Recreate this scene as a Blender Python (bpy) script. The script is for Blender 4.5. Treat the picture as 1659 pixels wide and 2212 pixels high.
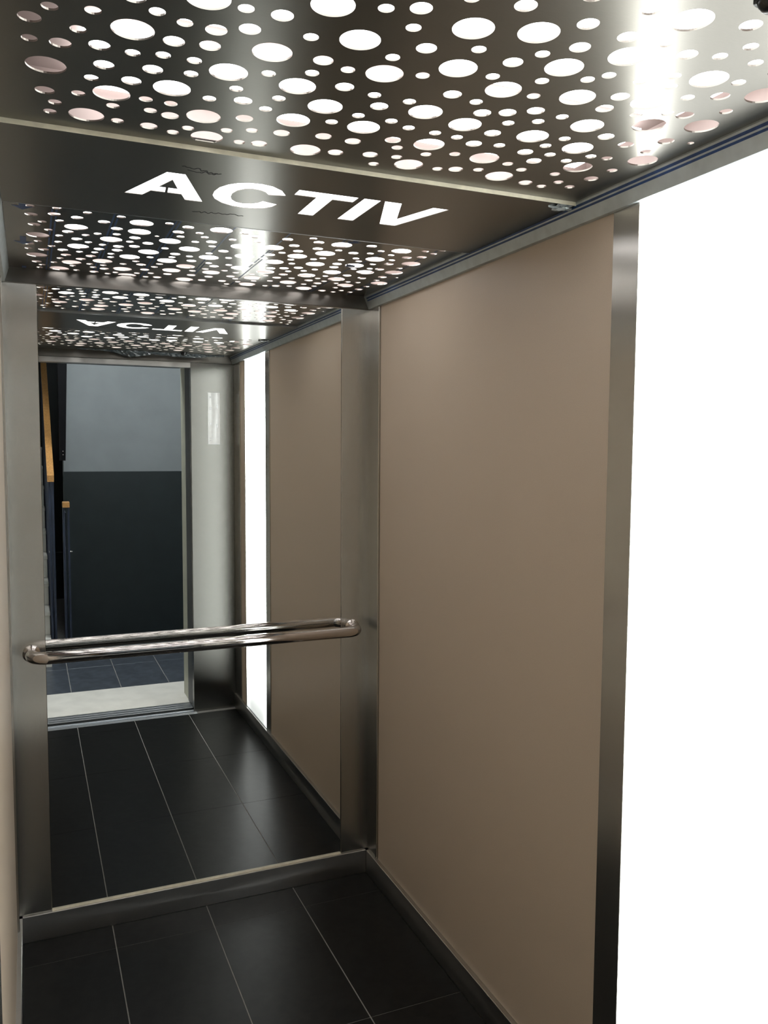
import bpy, bmesh, math, random
from mathutils import Matrix, Vector
from mathutils.geometry import delaunay_2d_cdt

for o in list(bpy.data.objects):
    bpy.data.objects.remove(o, do_unlink=True)
scene = bpy.context.scene
C = scene.collection
random.seed(7)

# ---------------------------------------------------------------- camera
cam_data = bpy.data.cameras.new('camera')
cam_data.sensor_fit = 'VERTICAL'
cam_data.sensor_height = 36.0
cam_data.lens = 29.108
cam_data.clip_start = 0.01
cam = bpy.data.objects.new('camera', cam_data)
C.objects.link(cam)
cam.matrix_world = Matrix(((0.91906222, 0.02445916, -0.39335275, 0.05061),
                           (-0.39406623, 0.07231867, -0.91623240, -2.69741),
                           (0.00603647, 0.99708162, 0.07610388, 1.53260),
                           (0, 0, 0, 1)))
scene.camera = cam

# ---------------------------------------------------------------- world and exposure
world = bpy.data.worlds.new('world')
scene.world = world
world.use_nodes = True
world.node_tree.nodes['Background'].inputs[0].default_value = (0.62, 0.72, 0.85, 1)
world.node_tree.nodes['Background'].inputs[1].default_value = 0.05
scene.view_settings.view_transform = 'Standard'
scene.view_settings.look = 'None'
scene.view_settings.exposure = 0.12
scene.view_settings.gamma = 1.0
scene.view_settings.use_curve_mapping = False

PANEL_EDGE, PANEL_MID = 30.0, 1.8     # light panel in the right wall
BOARD = 5.0                            # light boards above the perforated sheets
LETTER = 3.0                           # lit letters
HALL = 32.0                             # added light over the landing, in place of unseen daylight

# ---------------------------------------------------------------- materials
MATS = {}
def new_mat(name):
    m = bpy.data.materials.new(name); m.use_nodes = True
    MATS[name] = m
    nt = m.node_tree
    return m, nt, nt.nodes['Principled BSDF']

def noise_col(nt, bsdf, c1, c2, scale, stretch=(1, 1, 1), detail=3, coord='Object', lo=.35, hi=.65):
    tc = nt.nodes.new('ShaderNodeTexCoord'); mp = nt.nodes.new('ShaderNodeMapping')
    mp.inputs['Scale'].default_value = stretch
    ns = nt.nodes.new('ShaderNodeTexNoise'); ns.inputs['Scale'].default_value = scale
    ns.inputs['Detail'].default_value = detail
    cr = nt.nodes.new('ShaderNodeValToRGB')
    cr.color_ramp.elements[0].color = (*c1, 1); cr.color_ramp.elements[1].color = (*c2, 1)
    cr.color_ramp.elements[0].position = lo; cr.color_ramp.elements[1].position = hi
    L = nt.links.new
    L(tc.outputs[coord], mp.inputs[0]); L(mp.outputs[0], ns.inputs['Vector'])
    L(ns.outputs['Fac'], cr.inputs[0]); L(cr.outputs[0], bsdf.inputs['Base Color'])
    return ns

def plain(name, col, rough=.5, metal=0.0, vary=.12, scale=18, spec=None, bump=0.0, stretch=(1, 1, 1)):
    m, nt, b = new_mat(name)
    noise_c = [tuple(max(0, c*(1-vary)) for c in col), tuple(min(1, c*(1+vary)) for c in col)]
    ns = noise_col(nt, b, noise_c[0], noise_c[1], scale, stretch)
    b.inputs['Roughness'].default_value = rough
    b.inputs['Metallic'].default_value = metal
    if spec is not None: b.inputs['Specular IOR Level'].default_value = spec
    if bump:
        bp = nt.nodes.new('ShaderNodeBump'); bp.inputs['Strength'].default_value = bump
        bp.inputs['Distance'].default_value = .002
        nt.links.new(ns.outputs['Fac'], bp.inputs['Height']); nt.links.new(bp.outputs[0], b.inputs['Normal'])
    return m

def brushed(name, col, rough, aniso, axis, rot=0.0, stretch=(1, 1, 1), vary=.06):
    m = plain(name, col, rough, 1.0, vary, 60, stretch=stretch)
    nt = m.node_tree; b = nt.nodes['Principled BSDF']
    tg = nt.nodes.new('ShaderNodeTangent'); tg.direction_type = 'RADIAL'; tg.axis = axis
    nt.links.new(tg.outputs[0], b.inputs['Tangent'])
    b.inputs['Anisotropic'].default_value = aniso
    b.inputs['Anisotropic Rotation'].default_value = rot
    return m

def emit(name, col, strength, nodes=None):
    m, nt, b = new_mat(name)
    b.inputs['Base Color'].default_value = (.8, .8, .8, 1)
    b.inputs['Roughness'].default_value = .5
    b.inputs['Emission Color'].default_value = (*col, 1)
    b.inputs['Emission Strength'].default_value = strength
    return m

brushed('steel_upright', (.58, .565, .525), .25, .95, 'Z', stretch=(40, 40, .6))
brushed('steel_level_x', (.58, .57, .55), .30, .65, 'X', stretch=(.6, 40, 40))
brushed('steel_level_y', (.58, .57, .55), .30, .65, 'Y', stretch=(40, .6, 40))
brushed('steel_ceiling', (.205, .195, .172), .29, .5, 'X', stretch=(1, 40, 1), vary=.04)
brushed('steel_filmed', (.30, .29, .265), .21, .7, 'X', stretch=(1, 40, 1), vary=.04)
brushed('steel_return', (.27, .268, .25), .25, .93, 'Z', stretch=(40, 40, .6))
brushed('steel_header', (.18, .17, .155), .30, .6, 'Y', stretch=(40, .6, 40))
plain('edge_cream', (.85, .79, .62), .5, 0, .08, 40)
plain('steel_dull', (.45, .45, .45), .38, 1.0, .08, 30)
plain('steel_polished', (.62, .58, .55), .07, 1.0, .03, 20)
plain('aluminium', (.62, .64, .66), .35, 1.0, .08, 30, stretch=(.5, 30, 1))
plain('trim_grey', (.50, .55, .56), .42, .75, .06, 30)
plain('laminate_beige', (.55, .45, .345), .42, 0, .035, 500, bump=.05)
plain('tile_dark', (.009, .009, .0085), .31, 0, .25, 30, bump=.1, spec=.17)
plain('tile_hall', (.062, .072, .087), .33, 0, .25, 20, bump=.15)
plain('grout', (.24, .23, .215), .9, 0, .1, 60)
plain('stone_cream', (.76, .73, .66), .45, 0, .06, 9)
plain('wall_grey', (.165, .178, .178), .75, 0, .04, 6)
plain('wall_dark', (.009, .014, .015), .45, 0, .12, 8)
plain('plaster_white', (.62, .63, .62), .85, 0, .03, 8)
plain('gap_black', (.008, .008, .008), .9, 0, .1, 20)
plain('frame_green', (.50, .50, .40), .5, .2, .05, 20)
plain('frame_dark', (.07, .075, .075), .5, .3, .1, 20)
plain('housing', (.40, .33, .31), .8, 0, .05, 20)
plain('film_blue', (.012, .045, .14), .35, 0, .2, 60)
plain('film_plastic', (.05, .06, .065), .18, 0, .4, 25)
plain('film_pale', (.42, .46, .47), .3, .3, .3, 40)
plain('marker', (.02, .02, .025), .6, 0, .2, 50)
plain('navy_steel', (.028, .037, .062), .4, .2, .15, 12)
plain('black_steel', (.003, .003, .0035), .6, 0, .15, 12, spec=.08)
plain('timber', (.40, .20, .06), .45, 0, .18, 14, stretch=(8, 1, 8))
plain('sticker', (.80, .81, .80), .10, 0, .04, 40)
plain('sensor_black', (.006, .006, .006), .25, 0, .2, 30)

m, nt, b = new_mat('mirror')
noise_col(nt, b, (.80, .815, .80), (.82, .835, .82), 2)
b.inputs['Metallic'].default_value = 1; b.inputs['Roughness'].default_value = .0

emit('light_board', (1, .985, .99), BOARD)
emit('lit_letter', (1, .98, 1), LETTER)
emit('added_hall_light', (.90, .95, 1), HALL)
# edge-lit wall panel: brightest along its two upright edges, fading at its foot
m, nt, b = new_mat('edge_lit')
b.inputs['Base Color'].default_value = (.75, .77, .76, 1)
b.inputs['Roughness'].default_value = .25
b.inputs['Emission Color'].default_value = (.97, 1, .985, 1)
tc = nt.nodes.new('ShaderNodeTexCoord'); sp = nt.nodes.new('ShaderNodeSeparateXYZ')
nt.links.new(tc.outputs['Generated'], sp.inputs[0])
def math_node(op, a, bb):
    n = nt.nodes.new('ShaderNodeMath'); n.operation = op
    for i, v in enumerate((a, bb)):
        if v is None: continue
        if isinstance(v, (int, float)): n.inputs[i].default_value = v
        else: nt.links.new(v, n.inputs[i])
    return n.outputs[0]
d = math_node('ABSOLUTE', math_node('SUBTRACT', sp.outputs['Y'], .5), None)
d = math_node('POWER', math_node('MULTIPLY', d, 2.0), 7.0)
def foot(z0, z1, lo):
    mr = nt.nodes.new('ShaderNodeMapRange'); mr.interpolation_type = 'SMOOTHSTEP'
    nt.links.new(sp.outputs['Z'], mr.inputs[0])
    for i, v in enumerate((z0, z1, lo, 1)): mr.inputs[i+1].default_value = v
    return mr.outputs[0]
edge = math_node('MULTIPLY', math_node('MULTIPLY', d, PANEL_EDGE-PANEL_MID), foot(.02, .18, .08))
mid = math_node('MULTIPLY', foot(.0, .10, .42), PANEL_MID)
nt.links.new(math_node('ADD', edge, mid), b.inputs['Emission Strength'])

# ---------------------------------------------------------------- helpers
def bm_box(bm, x0, x1, y0, y1, z0, z1):
    v = [bm.verts.new((x, y, z)) for z in (z0, z1) for x, y in ((x0, y0), (x1, y0), (x1, y1), (x0, y1))]
    for f in ((3, 2, 1, 0), (4, 5, 6, 7), (0, 1, 5, 4), (1, 2, 6, 5), (2, 3, 7, 6), (3, 0, 4, 7)):
        bm.faces.new([v[i] for i in f])

def link(name, bm, mat, parent=None, loc=(0, 0, 0), smooth=False):
    me = bpy.data.meshes.new(name)
    bmesh.ops.recalc_face_normals(bm, faces=bm.faces[:])
    bm.to_mesh(me); bm.free()
    if smooth:
        for p_ in me.polygons: p_.use_smooth = True
    me.materials.append(MATS[mat])
    o = bpy.data.objects.new(name, me); C.objects.link(o)
    o.location = loc
    if parent is not None: o.parent = parent
    return o

def box(name, x, y, z, mat, parent=None, bevel=0.0):
    """box given by its world extents; its origin is put at the middle of its foot"""
    x0, x1 = sorted(x); y0, y1 = sorted(y); z0, z1 = sorted(z)
    cx, cy = (x0+x1)/2, (y0+y1)/2
    bm = bmesh.new(); bm_box(bm, x0-cx, x1-cx, y0-cy, y1-cy, 0, z1-z0)
    if bevel:
        bmesh.ops.bevel(bm, geom=bm.edges[:], offset=bevel, segments=1, affect='EDGES')
    px, py, pz = origin(parent)
    return link(name, bm, mat, parent, (cx-px, cy-py, z0-pz))

def origin(o):
    x = y = z = 0
    while o is not None:
        x += o.location.x; y += o.location.y; z += o.location.z; o = o.parent
    return x, y, z

def prism(name, pts, axis, a, b_, mat, parent=None, bevel=0):
    """polygon pts in the plane across `axis`, run from a to b along it"""
    def P(u, v, t): return {'x': (t, u, v), 'y': (u, t, v), 'z': (u, v, t)}[axis]
    bm = bmesh.new()
    A = [bm.verts.new(P(u, v, a)) for u, v in pts]; B = [bm.verts.new(P(u, v, b_)) for u, v in pts]
    bm.faces.new(A); bm.faces.new(B[::-1])
    n = len(pts)
    for i in range(n): bm.faces.new((A[i], B[i], B[(i+1) % n], A[(i+1) % n]))
    if bevel: bmesh.ops.bevel(bm, geom=bm.edges[:], offset=bevel, segments=1, affect='EDGES')
    px, py, pz = origin(parent)
    bmesh.ops.translate(bm, verts=bm.verts[:], vec=(-px, -py, -pz))
    return link(name, bm, mat, parent)

def tube(name, path, r, mat, parent=None, seg=20, caps=True):
    bm = bmesh.new(); rings = []
    P = [Vector(q) for q in path]
    for i, q in enumerate(P):
        t = (P[min(i+1, len(P)-1)]-P[max(i-1, 0)]).normalized()
        ref = Vector((0, 0, 1)) if abs(t.z) < .9 else Vector((1, 0, 0))
        u = t.cross(ref).normalized(); w = t.cross(u).normalized()
        rings.append([bm.verts.new(q+(u*math.cos(k*2*math.pi/seg)+w*math.sin(k*2*math.pi/seg))*r) for k in range(seg)])
    for a, c in zip(rings, rings[1:]):
        for k in range(seg): bm.faces.new((a[k], a[(k+1) % seg], c[(k+1) % seg], c[k]))
    if caps: bm.faces.new(rings[0]); bm.faces.new(rings[-1][::-1])
    px, py, pz = origin(parent)
    bmesh.ops.translate(bm, verts=bm.verts[:], vec=(-px, -py, -pz))
    return link(name, bm, mat, parent, smooth=True)

def empty(name, loc=(0, 0, 0), parent=None):
    o = bpy.data.objects.new(name, None); C.objects.link(o); o.location = loc; o.empty_display_size = .1
    o.parent = parent
    return o

def tag(o, label, cat, group=None, kind=None):
    o['label'] = label; o['category'] = cat
    if group: o['group'] = group
    if kind: o['kind'] = kind
    return o

def struct(o, label, cat): return tag(o, label, cat, kind='structure')

def in_poly(x, y, poly):
    c = False; j = len(poly)-1
    for i in range(len(poly)):
        xi, yi = poly[i]; xj, yj = poly[j]
        if (yi > y) != (yj > y) and x < (xj-xi)*(y-yi)/(yj-yi)+xi: c = not c
        j = i
    return c

def cut_sheet(outer, loops, z0, z1):
    """sheet bounded by `outer` with the closed `loops` cut out of it, z0 to z1 thick"""
    vs, es, owner = [], [], []
    for lp in [outer]+loops:
        s = len(vs); n = len(lp); vs += [Vector(q) for q in lp]
        es += [(s+i, s+(i+1) % n) for i in range(n)]
    ov, oe, of, *_ = delaunay_2d_cdt(vs, es, [], 0, 1e-6)
    bbs = [(min(q[0] for q in l), max(q[0] for q in l), min(q[1] for q in l), max(q[1] for q in l), l) for l in loops]
    bm = bmesh.new()
    lo = [bm.verts.new((v.x, v.y, z0)) for v in ov]; hi = [bm.verts.new((v.x, v.y, z1)) for v in ov]
    count = {}
    for f in of:
        cx = sum(ov[i].x for i in f)/3; cy = sum(ov[i].y for i in f)/3
        if any(a <= cx <= b2 and c <= cy <= d2 and in_poly(cx, cy, l) for a, b2, c, d2, l in bbs): continue
        bm.faces.new([lo[i] for i in reversed(f)]); bm.faces.new([hi[i] for i in f])
        for i in range(3):
            k = tuple(sorted((f[i], f[(i+1) % 3]))); count[k] = count.get(k, 0)+1
    for (i, j), n in count.items():
        if n == 1: bm.faces.new((lo[i], lo[j], hi[j], hi[i]))
    loose = [v for v in bm.verts if not v.link_faces]
    bmesh.ops.delete(bm, geom=loose, context='VERTS')
    return bm

# ---------------------------------------------------------------- measures of the lift car (metres)
W = 1.14          # clear width between the skirtings; the mirror is the plane y = 0, the doorway is at y = -2.07
DEPTH = 2.07
SK = .084         # skirting height
TB = 2.011        # underside of the ceiling trim
CEIL = 2.0485
LX, RX = -.013, W+.013      # faces of the side wall panels
OFFSET = -1.2233            # from the rear perforated sheet to the front one
DOOR_L, DOOR_R = -.004, .904

# ---------------------------------------------------------------- floor
floor = struct(box('floor', (-.03, W+.03), (-DEPTH, .02), (-.05, -.0006), 'grout'),
               'grey grouted bed under the dark tiles of the lift floor', 'floor')
XJ = [-.03, .263, .564, .865, W+.03]
YJ = [.0, -.143, -.731, -1.319, -1.907, -2.034]
for i in range(4):
    for j in range(5):
        box('tile', (XJ[i]+.0014, XJ[i+1]-.0014), (YJ[j+1]+.0003, YJ[j]-.0003), (-.012, 0), 'tile_dark', floor, .0007)

# ---------------------------------------------------------------- right wall
wall_r = struct(box('wall_right', (RX+.012, RX+.04), (-DEPTH-.03, .03), (0, TB+.02), 'gap_black'),
                'right side wall of the lift, beige laminate panels between brushed steel uprights', 'wall')
def side_panels(wall, face, sgn, lit):
    """face: x of the panel faces, sgn: direction out of the room"""
    def up(n, y0, y1, proud, mat, z0=SK, z1=TB+.004, bev=.001):
        return box(n, (face-sgn*proud, face+sgn*.012), (y0, y1), (z0, z1), mat, wall, bev)
    up('corner_trim', -.076, -.001, .004, 'steel_upright')
    up('edge_strip', -.091, -.0775, .006, 'steel_upright')
    up('beige_panel', -1.3035, -.0935, 0, 'laminate_beige')
    up('upright', -1.3825, -1.3050, .004, 'steel_upright')
    if lit:
        up('upright', -1.817, -1.8045, .004, 'steel_upright')
        up('beige_panel', -1.927, -1.8185, 0, 'laminate_beige')
    else:
        up('beige_panel', -1.927, -1.3840, 0, 'laminate_beige')
    up('corner_trim', -2.068, -1.9285, .004, 'steel_upright')
side_panels(wall_r, RX, 1, True)
o = struct(box('baseboard_right', (W, W+.03), (-DEPTH, -.0125), (0, SK), 'steel_level_x', None, .0012),
           'brushed steel skirting along the foot of the right wall', 'baseboard')

wall_l = struct(box('wall_left', (LX-.04, LX-.012), (-DEPTH-.03, .03), (0, TB+.02), 'gap_black'),
                'left side wall of the lift, beige laminate panels seen edge-on', 'wall')
side_panels(wall_l, LX, -1, False)
struct(box('baseboard_left', (-.03, 0), (-DEPTH, -.0125), (0, SK), 'steel_level_x', None, .0012),
       'brushed steel skirting along the foot of the left wall', 'baseboard')

# light panel in the right wall
lp = empty('wall_light_panel', (RX, -1.593, SK))
tag(lp, 'tall bright white backlit panel set in the right wall of the lift', 'light')
box('diffuser', (RX-.001, RX+.010), (-1.8030, -1.3838), (SK+.004, TB+.004), 'edge_lit', lp, .001)
box('bottom_bead', (RX-.004, RX+.010), (-1.8030, -1.3838), (SK, SK+.0035), 'aluminium', lp)

# ---------------------------------------------------------------- rear wall with the mirror
wall_b = struct(box('wall_rear', (LX-.04, RX+.04), (.008, .04), (0, TB+.02), 'gap_black'),
                'rear wall of the lift that carries the mirror between two steel uprights', 'wall')
box('upright', (LX, .0850), (-.004, .008), (SK, TB+.004), 'steel_upright', wall_b, .001)
box('upright', (1.0462, RX), (-.004, .008), (SK, TB+.004), 'steel_upright', wall_b, .001)
struct(box('baseboard_rear', (0, W), (-.0123, .008), (0, SK), 'steel_level_y', None, .0010),
       'brushed steel skirting below the mirror', 'baseboard')
mi = empty('mirror', (.5655, 0, SK))
tag(mi, 'tall frameless mirror filling the rear wall of the lift', 'mirror')
box('glass', (.0856, 1.0456), (0, .006), (SK+.0035, TB+.002), 'mirror', mi)
box('bottom_bead', (.0856, 1.0456), (-.0075, .006), (SK, SK+.0034), 'edge_cream', mi)

# handrail
hr = empty('handrail', (.5655, -.085, .907))
tag(hr, 'round polished steel handrail running across the mirror', 'handrail')
path = [(.046, -.006, .907)]
R_, x0, y0 = .045, .046, -.085
path += [(x0, y0+R_, .907)]
for k in range(1, 9):
    a = k/8*math.pi/2
    path.append((x0+R_-R_*math.cos(a), y0+R_-R_*math.sin(a), .907))
x1 = 1.085
for k in range(0, 9):
    a = k/8*math.pi/2
    path.append((x1-R_+R_*math.sin(a), y0+R_-R_*math.cos(a), .907))
path.append((x1, -.006, .907))
tube('rail', path, .0185, 'steel_polished', hr, 28)
for x in (x0, x1):
    tube('flange', [(x, -.004, .907), (x, -.012, .907)], .026, 'steel_polished', hr, 28)

# ---------------------------------------------------------------- front wall with the doorway
wf = struct(box('wall_front', (DOOR_R, RX+.04), (-DEPTH-.045, -DEPTH), (0, TB), 'steel_return', None, .001),
            'brushed steel front return panel beside the lift doorway', 'wall')
box('return_panel', (LX-.04, DOOR_L), (-DEPTH-.045, -DEPTH), (0, TB), 'steel_upright', wf, .001)
box('door_head', (DOOR_L, DOOR_R), (-DEPTH-.045, -DEPTH), (1.983, TB), 'steel_level_x', wf, .001)
st = empty('notice_sticker', (1.033, -DEPTH+.001, 1.552))
tag(st, 'narrow whitish notice sticker on the steel panel beside the doorway, seen in the mirror', 'sticker')
bm = bmesh.new()
N = 24; rows = []
for i in range(N+1):
    z = .294*i/N
    rows.append([bm.verts.new((-.034+.068*k/8, .0006+.0016*math.exp(-((k/8-.52-.10*math.sin(i/N*4-1.2))/.10)**2), z)) for k in range(9)])
for a, c in zip(rows, rows[1:]):
    for k in range(8): bm.faces.new((a[k], a[k+1], c[k+1], c[k]))
for e_ in bm.edges: e_.smooth = True
link('sheet', bm, 'sticker', st, smooth=True)
for (dx, dz, w_, h_) in ((-.016, .035, .020, .005), (-.013, .022, .024, .006), (-.019, .118, .012, .014), (-.018, .205, .014, .016), (-.019, .268, .008, .010), (.018, .105, .010, .020), (.020, .215, .010, .020)):
    bm = bmesh.new(); bm_box(bm, dx-w_/2, dx+w_/2, .0007, .0016, dz-h_/2, dz+h_/2)
    link('print_mark', bm, 'steel_dull', st)

# door sills
ds = empty('door_sill', (.45, -2.09, 0)); tag(ds, 'grooved aluminium sill of the lift car at the doorway', 'sill')
for k in range(4):
    box('sill_rib', (DOOR_L-.02, DOOR_R+.012), (-2.0345-.0215*k-.0165, -2.0345-.0215*k), (-.03, 0 if k != 2 else -.004), 'aluminium', ds, .001)
box('groove_bed', (DOOR_L-.02, DOOR_R+.012), (-2.135, -2.034), (-.04, -.012), 'gap_black', ds)
dl = empty('landing_sill', (.45, -2.2, 0)); tag(dl, 'aluminium sill of the landing door between the lift and the cream stone strip', 'sill')
for (a, b2) in ((-2.190, -2.158), (-2.228, -2.196), (-2.266, -2.234)):
    box('sill_rib', (-.06, .95), (a, b2), (-.03, 0), 'aluminium', dl, .001)
box('groove_bed', (-.06, .95), (-2.267, -2.157), (-.04, -.010), 'gap_black', dl)

# ---------------------------------------------------------------- ceiling
ceil = struct(box('ceiling', (LX-.05, RX+.05), (-DEPTH-.05, .04), (CEIL+.11, CEIL+.14), 'steel_dull'),
              'closed top of the lift car above the light boxes', 'ceiling')
trim_r = struct(prism('trim_1', [(W, TB), (W+.03, TB), (W+.03, CEIL+.012), (1.124, CEIL+.012), (1.124, CEIL+.002)], 'y', -DEPTH, -.0125, 'trim_grey'),
       'pale grey metal trim with blue film lines along the top of the right wall', 'trim')
for (u0, u1) in ((.60, .70), (.78, .90)):
    def q(t): return (W-.016*t-.0006, TB+.0395*t)
    a_, b2 = q(u0), q(u1)
    prism('film_stripe', [a_, b2, (b2[0]+.0004, b2[1]), (a_[0]+.0004, a_[1])], 'y', -DEPTH, -.03, 'film_blue', trim_r)
struct(prism('trim_2', [(0, TB), (-.03, TB), (-.03, CEIL+.012), (.012, CEIL+.012), (.012, CEIL+.002)], 'y', -DEPTH, -.0125, 'trim_grey'),
       'pale grey metal trim along the top of the left wall', 'trim')
struct(box('trim_3', (-.03, W+.03), (-.0125, .03), (TB, CEIL+.012), 'steel_header', None, .0008),
       'brushed steel trim above the mirror', 'trim')
struct(box('trim_4', (-.03, W+.03), (-DEPTH, -DEPTH+.012), (TB, CEIL+.012), 'steel_header', None, .0008),
       'brushed steel trim above the doorway', 'trim')

HOLES = [tuple(int(v) for v in t.split(',')) for t in """87,375,1 65,339,2 135,386,1 206,414,1 121,331,1 184,357,3 241,401,1 236,348,2 65,282,1 102,284,2 149,298,2 191,294,1 229,304,1 86,209,3 159,242,2 222,255,2 146,193,1 199,206,2 256,204,3 86,122,2 132,131,1 177,150,3 226,150,1 263,149,1 101,83,1 95,43,1 148,51,3 183,105,1 238,110,1 269,102,2 195,47,1 244,45,2 284,34,1 304,62,1 273,263,1 256,469,3 302,464,1 346,466,2 394,513,3 280,399,2 318,418,2 394,430,1 454,448,3 281,355,2 360,370,3 429,376,2 270,305,1 469,364,1 320,289,3 372,308,1 427,334,1 342,241,1 313,191,1 361,204,2 421,285,3 408,234,1 400,188,1 484,311,2 534,303,1 481,234,3 556,269,2 318,120,3 379,139,2 452,163,3 510,182,1 540,223,1 565,182,3 364,78,1 402,95,1 450,104,2 518,119,2 571,118,2 340,35,3 395,35,1 428,42,2 510,45,3 562,56,2 622,71,2 646,29,1 454,532,1 492,549,2 536,593,1 503,504,1 572,532,3 602,604,2 652,556,3 541,463,2 605,488,1 688,511,1 511,422,1 606,429,3 665,475,2 520,373,3 571,390,1 662,427,1 733,443,1 737,490,3 698,396,3 638,352,2 750,396,1 591,303,1 630,278,3 683,343,1 712,311,2 747,328,2 783,352,2 834,349,1 596,224,1 710,259,3 770,293,1 810,318,1 633,210,1 682,208,1 769,246,2 837,261,3 631,151,2 696,157,3 724,206,1 764,192,2 808,203,1 892,274,1 881,234,1 652,122,1 712,113,1 758,135,1 816,138,3 866,194,2 913,201,1 670,79,1 706,52,3 765,53,1 797,65,2 837,80,1 891,64,3 870,130,1 905,162,2 958,186,1 910,113,1 958,52,2 981,118,1 999,46,1 1015,81,1 1052,66,1 812,418,3 892,335,3 938,247,3 997,167,3 661,654,2 742,658,2 804,657,3 695,599,2 722,546,2 761,593,2 817,599,1 796,551,3 863,587,2 906,601,1 879,677,2 922,637,1 964,606,1 789,473,1 808,496,1 892,531,1 944,543,3 990,552,1 861,498,1 911,503,1 868,446,2 874,402,2 961,484,1 1001,507,2 920,447,3 934,403,1 1004,432,2 981,377,3 1060,409,3 1051,469,1 1057,535,3 949,310,2 1003,294,2 1054,335,2 1098,345,0 984,223,1 1016,227,1 1057,282,1 1082,244,3 1066,179,1 1060,124,2 67,703,1 122,706,1 70,632,2 118,654,2 186,696,1 167,644,2 94,576,1 77,543,2 131,600,1 169,556,3 109,504,1 153,504,2 86,440,3 135,454,1 195,487,1 177,437,2 226,632,2 258,693,1 307,658,3 367,681,1 259,582,2 312,575,3 357,550,0 399,612,2 221,513,1 264,527,1 309,510,2 411,570,1 413,666,2 448,623,1 491,671,3 550,672,2 580,647,2 467,589,1 717,689,1 971,659,3 1029,684,1 1066,713,1 1061,668,1 1014,599,2 1049,621,2 975,427,1""".split()]
RADII = (.006, .0100, .0138, .0266)
loops = []
for hx, hy, s in HOLES:
    n = (14, 20, 26, 40)[s]; r = RADII[s]
    loops.append([(hx/1000+r*math.cos(2*math.pi*k/n+.1), -hy/1000+r*math.sin(2*math.pi*k/n+.1)) for k in range(n)])
PX0, PX1, PY0, PY1 = .0125, 1.131, -.743, -.0135
sheet_bm = cut_sheet([(PX0, PY0), (PX1, PY0), (PX1, PY1), (PX0, PY1)], loops, 0, .0025)

def perforated(loc_y, label, mesh=None, mat='steel_filmed'):
    root = empty('perforated_ceiling_panel', (0, loc_y, CEIL+.005))
    tag(root, label, 'ceiling light', 'perforated ceiling light panels')
    if mesh is None: sh = link('perforated_sheet', sheet_bm, mat, root)
    else:
        sh = bpy.data.objects.new('perforated_sheet', mesh); C.objects.link(sh); sh.parent = root
        sh.material_slots[0].link = 'OBJECT'; sh.material_slots[0].material = MATS[mat]
    # housing above the sheet: a shallow box open below
    bm = bmesh.new()
    x0, x1, y0, y1, h = PX0+.002, PX1-.002, PY0+.002, PY1-.002, .075
    bm_box(bm, x0, x0+.002, y0, y1, .003, h); bm_box(bm, x1-.002, x1, y0, y1, .003, h)
    bm_box(bm, x0, x1, y0, y0+.002, .003, h); bm_box(bm, x0, x1, y1-.002, y1, .003, h)
    bm_box(bm, x0, x1, y0, y1, h, h+.002)
    link('light_box', bm, 'housing', root)
    for (a, b2, c, d2) in ((.135, 1.085, -.235, -.035), (.135, 1.085, -.715, -.305)):
        bm = bmesh.new(); bm_box(bm, a, b2, c, d2, .050, .060)
        link('light_board', bm, 'light_board', root)
    return root, sh
rear_panel, rear_sheet = perforated(0, 'perforated steel ceiling panel with lit round holes nearest the mirror, blue film marks on it')
perforated(OFFSET, 'perforated steel ceiling panel with lit round holes nearest the doorway', rear_sheet.data, 'steel_ceiling')

# steel band with the cut-out word
LET = {
 'A': [(242,-912),(302,-1075),(336,-1075),(399,-912),(363,-912),(350,-947),(322,-947),(319,-980),(337,-980),(319,-1033),(301,-980),(314,-980),(317,-947),(289,-947),(277,-912)],
 'C': [(547,-1024),(513,-1015),(504,-1029),(490,-1038),(474,-1040),(460,-1034),(448,-1017),(443,-994),(445,-972),(451,-955),(462,-942),(478,-937),(496,-943),(507,-955),(513,-970),(547,-959),(541,-936),(529,-920),(510,-909),(487,-905),(462,-909),(437,-923),(418,-945),(409,-968),(407,-996),(411,-1024),(423,-1049),(439,-1066),(459,-1076),(482,-1079),(506,-1073),(530,-1054)],
 'T': [(560,-1074),(687,-1074),(687,-1039),(642,-1039),(642,-910),(607,-910),(607,-1039),(560,-1039)],
 'I': [(700,-1074),(737,-1074),(737,-909),(700,-909)],
 'V': [(746,-1074),(784,-1074),(822,-963),(858,-1074),(895,-1074),(841,-909),(803,-909)]}
sign = empty('sign_panel', (.57, -.98, CEIL-.003))
tag(sign, 'dark steel ceiling band with the lit cut-out word ACTIV', 'sign')
lloops = [[(x/1000-.57, y/1000+.98) for x, y in pts] for pts in LET.values()]
link('steel_band', cut_sheet([(-.5575, -.2300), (.559, -.2300), (.559, .2340), (-.5575, .2340)], lloops, 0, .0025), 'steel_ceiling', sign)
for lo in lloops:
    bm = bmesh.new()
    A = [bm.verts.new((x, y, .0012)) for x, y in lo]; B = [bm.verts.new((x, y, .008)) for x, y in lo]
    bm.faces.new(A); bm.faces.new(B[::-1])
    for i in range(len(lo)): bm.faces.new((A[i], B[i], B[(i+1) % len(lo)], A[(i+1) % len(lo)]))
    link('lit_letter', bm, 'lit_letter', sign)
box('front_lip', (PX0, 1.129), (-1.2112, -1.2101), (CEIL-.0030, CEIL+.0049), 'edge_cream', sign)
box('joint_strip', (PX0, 1.129), (-1.2366, -1.2113), (CEIL+.0051, CEIL+.0072), 'steel_ceiling', sign)
box('rear_lip', (PX0, 1.129), (-.7462, -.7450), (CEIL-.0035, CEIL+.0048), 'aluminium', sign)
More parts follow.
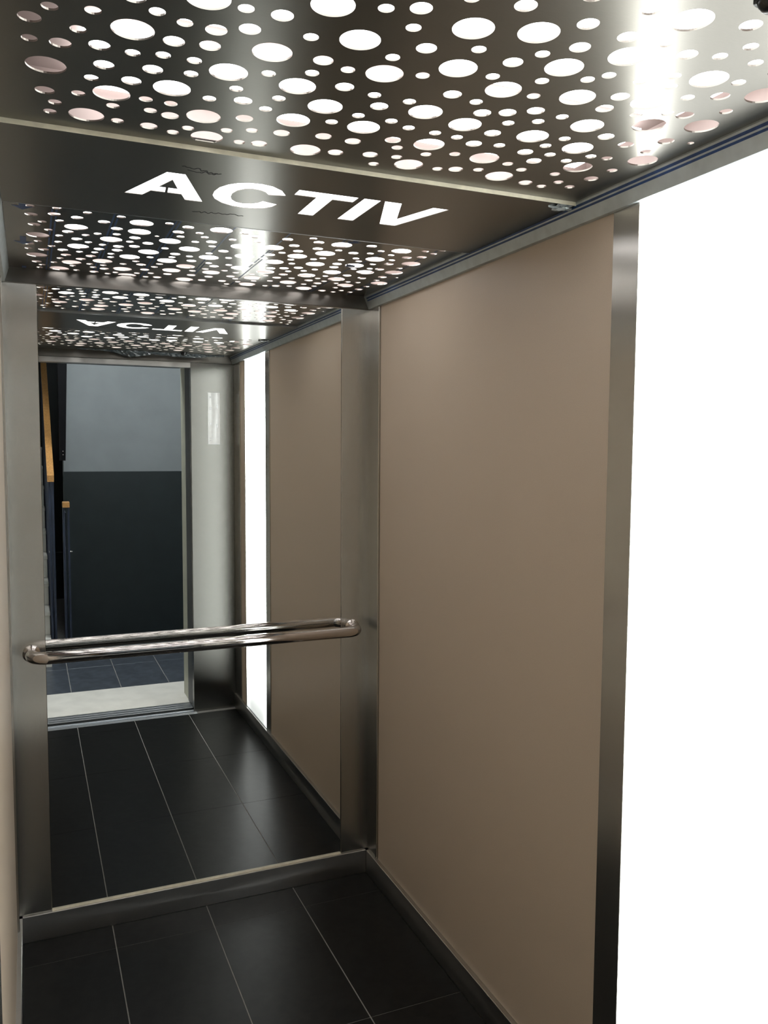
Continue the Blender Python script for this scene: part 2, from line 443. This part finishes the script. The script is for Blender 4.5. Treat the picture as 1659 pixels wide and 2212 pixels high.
# marker scrawls on the band
def scrawl(x, y, w_, h_, n, seed):
    rnd = random.Random(seed); bm = bmesh.new()
    px, py = x, y
    for i in range(n):
        nx = x+w_*(i+1)/n; ny = y+h_*(i+1)/n+rnd.uniform(-.007, .007)
        d = Vector((nx-px, ny-py, 0)); nn = Vector((-d.y, d.x, 0)).normalized()*.0010
        vs = [bm.verts.new((a_+s*nn.x-.57, b_+s*nn.y+.98, z_)) for z_ in (-.0004, 0) for a_, b_, s in ((px, py, -1), (nx, ny, -1), (nx, ny, 1), (px, py, 1))]
        for f in ((0, 1, 2, 3), (7, 6, 5, 4), (0, 4, 5, 1), (1, 5, 6, 2), (2, 6, 7, 3), (3, 7, 4, 0)): bm.faces.new([vs[k] for k in f])
        px, py = nx, ny
    link('marker_scrawl', bm, 'marker', sign)
scrawl(.322, -1.120, .075, .018, 16, 3); scrawl(.335, -1.104, .055, .004, 12, 5); scrawl(.392, -.833, .110, -.014, 22, 9)

# blue print of the protective film on the rear sheet
def film(name, pts, mat='film_blue', thick=.0004):
    bm = bmesh.new()
    A = [bm.verts.new((x, y, -thick)) for x, y in pts]; B = [bm.verts.new((x, y, -.00005)) for x, y in pts]
    bm.faces.new(A); bm.faces.new(B[::-1])
    for i in range(len(pts)): bm.faces.new((A[i], B[i], B[(i+1) % len(pts)], A[(i+1) % len(pts)]))
    return link(name, bm, mat, rear_panel)
holes_m = [(hx/1000, -hy/1000, RADII[s]) for hx, hy, s in HOLES]
def film_line(x, y0, y1, w_, keep=1.0, seed=0):
    """a stripe along y that stops where a hole has been punched through the film"""
    rnd = random.Random(seed); y = y0; runs = []; cur = None; step = .004
    while y < y1:
        ok = not any(abs(x-a_) < r+w_/2 and math.hypot(max(0, abs(x-a_)-w_/2), y-b_) < r+.001 for a_, b_, r in holes_m)
        if ok and cur is None: cur = y
        if not ok and cur is not None: runs.append((cur, y-step)); cur = None
        y += step
    if cur is not None: runs.append((cur, y1))
    for a_, b_ in runs:
        if b_-a_ > .012 and rnd.random() < keep: film('film_stripe', [(x-w_/2, a_), (x+w_/2, a_), (x+w_/2, b_), (x-w_/2, b_)])
for k, x in enumerate((.117, .247, .384, .520, .655, .790, .925, 1.06)):
    film_line(x-.0045, -.735, -.02, .004, 1 if k < 3 else .55, k); film_line(x+.0045, -.735, -.02, .004, 1 if k < 3 else .55, k+20)
for (ax, ay) in ((.052, -.715), (.052, -.375)):
    film('film_arrow', [(ax-.007, ay-.035), (ax+.007, ay-.035), (ax+.007, ay+.02), (ax+.022, ay+.02), (ax, ay+.05), (ax-.022, ay+.02), (ax-.007, ay+.02)])
film('film_arrow', [(.047, -.045), (.059, -.045), (.059, -.017), (.047, -.017)])
film('film_arrow', [(.822, -.735), (.834, -.735), (.829, -.700), (.842, -.698), (.815, -.680), (.803, -.702), (.817, -.700)])
film('film_arrow', [(.893, -.458), (.922, -.450), (.926, -.432), (.902, -.424)])

# crumpled strip of protective film hanging at the front edge of the ceiling
rnd = random.Random(4)
bm = bmesh.new(); prev = None
for i in range(61):
    x = .30+.78*i/60
    sag = .004+.024*math.exp(-((i-21)/7)**2)+.016*math.exp(-((i-44)/13)**2)+rnd.uniform(-.002, .002)
    row = [bm.verts.new((x, -1.985-.020*k/4+rnd.uniform(-.004, .004), CEIL+.003-sag*(k/4)**1.3+rnd.uniform(-.001, .001))) for k in range(5)]
    if prev:
        for k in range(4): bm.faces.new((prev[k], row[k], row[k+1], prev[k+1]))
    prev = row
fs = link('protective_film', bm, 'film_plastic')
tag(fs, 'crumpled dark strip of protective film hanging from the ceiling above the doorway', 'plastic film')
md = fs.modifiers.new('thickness', 'SOLIDIFY'); md.thickness = .0006
struct(box('trim_5', (.0125, 1.129), (-DEPTH+.012, -1.968), (CEIL+.004, CEIL+.008), 'steel_ceiling'),
       'steel filler strip at the front edge of the ceiling', 'trim')
# wad of film where band, panel and trim meet
bm = bmesh.new(); bmesh.ops.create_icosphere(bm, subdivisions=3, radius=1)
for v in bm.verts:
    k = 1+rnd.uniform(-.5, .25); v.co = Vector((v.co.x*.026*k, v.co.y*.016*k, v.co.z*.0050*k+rnd.uniform(-.002, .002)))
wad = link('film_wad', bm, 'film_pale', None, (1.098, -1.196, CEIL-.006))
tag(wad, 'small crumpled wad of clear film where the sign band meets the right ceiling trim', 'plastic film')
# black sensor on the ceiling
bm = bmesh.new(); bmesh.ops.create_uvsphere(bm, u_segments=24, v_segments=12, radius=.0165)
for v in bm.verts:
    if v.co.z > 0: v.co.z *= .15
sn = empty('ceiling_sensor', (.848, -1.960, CEIL+.005)); tag(sn, 'small black domed sensor on the ceiling at the top right edge of the picture', 'sensor')
link('dome', bm, 'sensor_black', sn, (0, 0, -.003), smooth=True)
tube('collar', [(.848, -1.960, CEIL+.0045), (.848, -1.960, CEIL+.0005)], .020, 'sensor_black', sn, 28)

# ---------------------------------------------------------------- landing (seen only in the mirror)
lf = struct(box('floor_landing', (-1.3, 2.3), (-6.2, -2.267), (-.06, -.0006), 'grout'), 'grouted bed under the slate blue tiles of the landing', 'floor')
box('threshold_slab', (-.30, 1.20), (-2.735, -2.268), (-.02, .001), 'stone_cream', lf, .001)
xs = [-1.3]+[.263+.3005*k for k in range(-4, 7)]+[2.3]
ys = [-2.737, -3.33, -3.93, -4.15]
for i in range(len(xs)-1):
    for j in range(3):
        box('tile', (xs[i]+.0022, xs[i+1]-.0022), (ys[j+1]+.0003, ys[j]-.0003), (-.012, 0), 'tile_hall', lf, .0008)
wl = struct(box('wall_landing', (.955, 2.3), (-2.46, -2.2), (0, 3.0), 'plaster_white'), 'landing wall around the lift doorway', 'wall')
box('left_part', (-1.3, -.055), (-2.46, -2.2), (0, 3.0), 'plaster_white', wl)
box('lintel', (-.055, .955), (-2.46, -2.2), (2.06, 3.0), 'plaster_white', wl)
dr = empty('door_1', (.45, -2.3, 0)); struct(dr, 'metal frame of the landing doorway of the lift', 'door frame')
box('jamb', (.910, .955), (-2.30, -2.135), (0, 2.06), 'frame_dark', dr, .001)
box('jamb_reveal', (.914, .955), (-2.47, -2.301), (0, 2.06), 'frame_green', dr, .001)
box('jamb', (-.055, -.012), (-2.47, -2.135), (0, 2.06), 'frame_dark', dr, .001)
box('door_head', (-.012, .910), (-2.47, -2.135), (2.012, 2.06), 'frame_dark', dr, .001)

wfz = struct(box('wall_hall', (.30, 2.3), (-4.35, -4.15), (0, 3.0), 'wall_grey'), 'far landing wall, grey above a very dark dado, seen in the mirror', 'wall')
box('dado', (.295, 2.3), (-4.15, -4.135), (0, 1.342), 'wall_dark', wfz, .001)
struct(box('wall_hall_right', (2.3, 2.4), (-6.2, -2.2), (0, 3.0), 'plaster_white'), 'right wall of the landing', 'wall')
struct(box('wall_hall_left', (-1.4, -1.3), (-6.2, -2.2), (0, 3.0), 'plaster_white'), 'left wall of the landing beside the stairs', 'wall')
struct(box('wall_hall_rear', (-1.3, 2.3), (-6.3, -6.2), (0, 3.0), 'wall_dark'), 'dark wall at the end of the stairwell', 'wall')
struct(box('ceiling_landing', (-1.4, 2.4), (-6.3, -2.2), (3.0, 3.1), 'plaster_white'), 'white ceiling of the landing', 'ceiling')
hl = empty('added_landing_light', (.6, -2.82, 2.95)); tag(hl, 'added rectangular light under the landing ceiling, in place of unseen daylight', 'light')  # added fixture that brightens the landing; stands in for daylight, source unseen
box('frame', (.18, 1.02), (-3.14, -2.50), (2.955, 3.0), 'steel_dull', hl, .003)
box('diffuser', (.20, 1.00), (-3.12, -2.52), (2.945, 2.956), 'added_hall_light', hl)

# stairs going up away from the lift
sc = empty('staircase', (-.4, -3.43, 0)); tag(sc, 'flight of pale stone stairs rising beside the dark balustrade, seen in the mirror', 'stairs')
for k in range(9):
    y0 = -3.43-.28*k
    box('step', (-1.1, .168), (y0-.28 if k < 8 else y0-.5, y0), (.17*k, .17*(k+1)-.03), 'stone_cream', sc, .002)
    box('tread', (-1.1, .1705), (y0-.28, y0+.012), (.17*(k+1)-.03, .17*(k+1)), 'stone_cream', sc, .004)
SL = .17/.28
ba = empty('stair_balustrade', (.19, -3.56, 0)); tag(ba, 'navy steel balustrade with a sloping wooden handrail beside the pale stairs', 'balustrade')
def slope_bar(name, x0, x1, y0, y1, z, t, mat, parent, sl):
    return prism(name, [(y0, z), (y1, z-(y1-y0)*sl), (y1, z-(y1-y0)*sl+t), (y0, z+t)], 'x', x0, x1, mat, parent)
slope_bar('wooden_handrail', .1685, .2135, -3.56, -5.60, 1.287, .045, 'timber', ba, SL)
for k in range(8):
    y0 = -3.58-.28*k; zb = 0
    box('post', (.1745, .1875), (y0-.05, y0), (zb, 1.287+SL*.28*k+.005), 'navy_steel', ba)
    box('post', (.198, .211), (y0-.05, y0), (zb, 1.287+SL*.28*k+.005), 'navy_steel', ba)
tube('bolt', [(.1715, -3.60, .79), (.186, -3.60, .79)], .006, 'steel_polished', ba, 12)
bb = empty('lower_balustrade', (.288, -3.56, 0)); tag(bb, 'lower navy steel balustrade whose wooden rail end shows as an orange square', 'balustrade')
box('wooden_handrail', (.264, .312), (-3.645, -3.56), (1.103, 1.143), 'timber', bb, .003)
box('post', (.265, .278), (-3.64, -3.58), (0, 1.103), 'navy_steel', bb)
box('post', (.297, .310), (-3.64, -3.58), (0, 1.103), 'navy_steel', bb)
box('infill', (.284, .291), (-4.0, -3.66), (.0, 1.06), 'navy_steel', bb)
tube('bolt', [(.298, -3.60, .785), (.326, -3.60, .785)], .006, 'steel_polished', bb, 12)
tube('tie_rod', [(.2145, -3.60, .783), (.2645, -3.60, .783)], .004, 'black_steel', bb, 8)
sg = empty('stair_stringer', (.27, -3.9, 1.43)); tag(sg, 'black steel stringer of the upper stair flight in front of the grey wall', 'stringer')
prism('plate', [(.262, 1.432), (.302, 1.432), (.345, 2.75), (.262, 2.75)], 'y', -3.90, -3.80, 'black_steel', sg)
for zz in (1.475, 1.50): tube('bolt', [(.285, -3.80, zz), (.285, -3.794, zz)], .004, 'steel_polished', sg, 8)
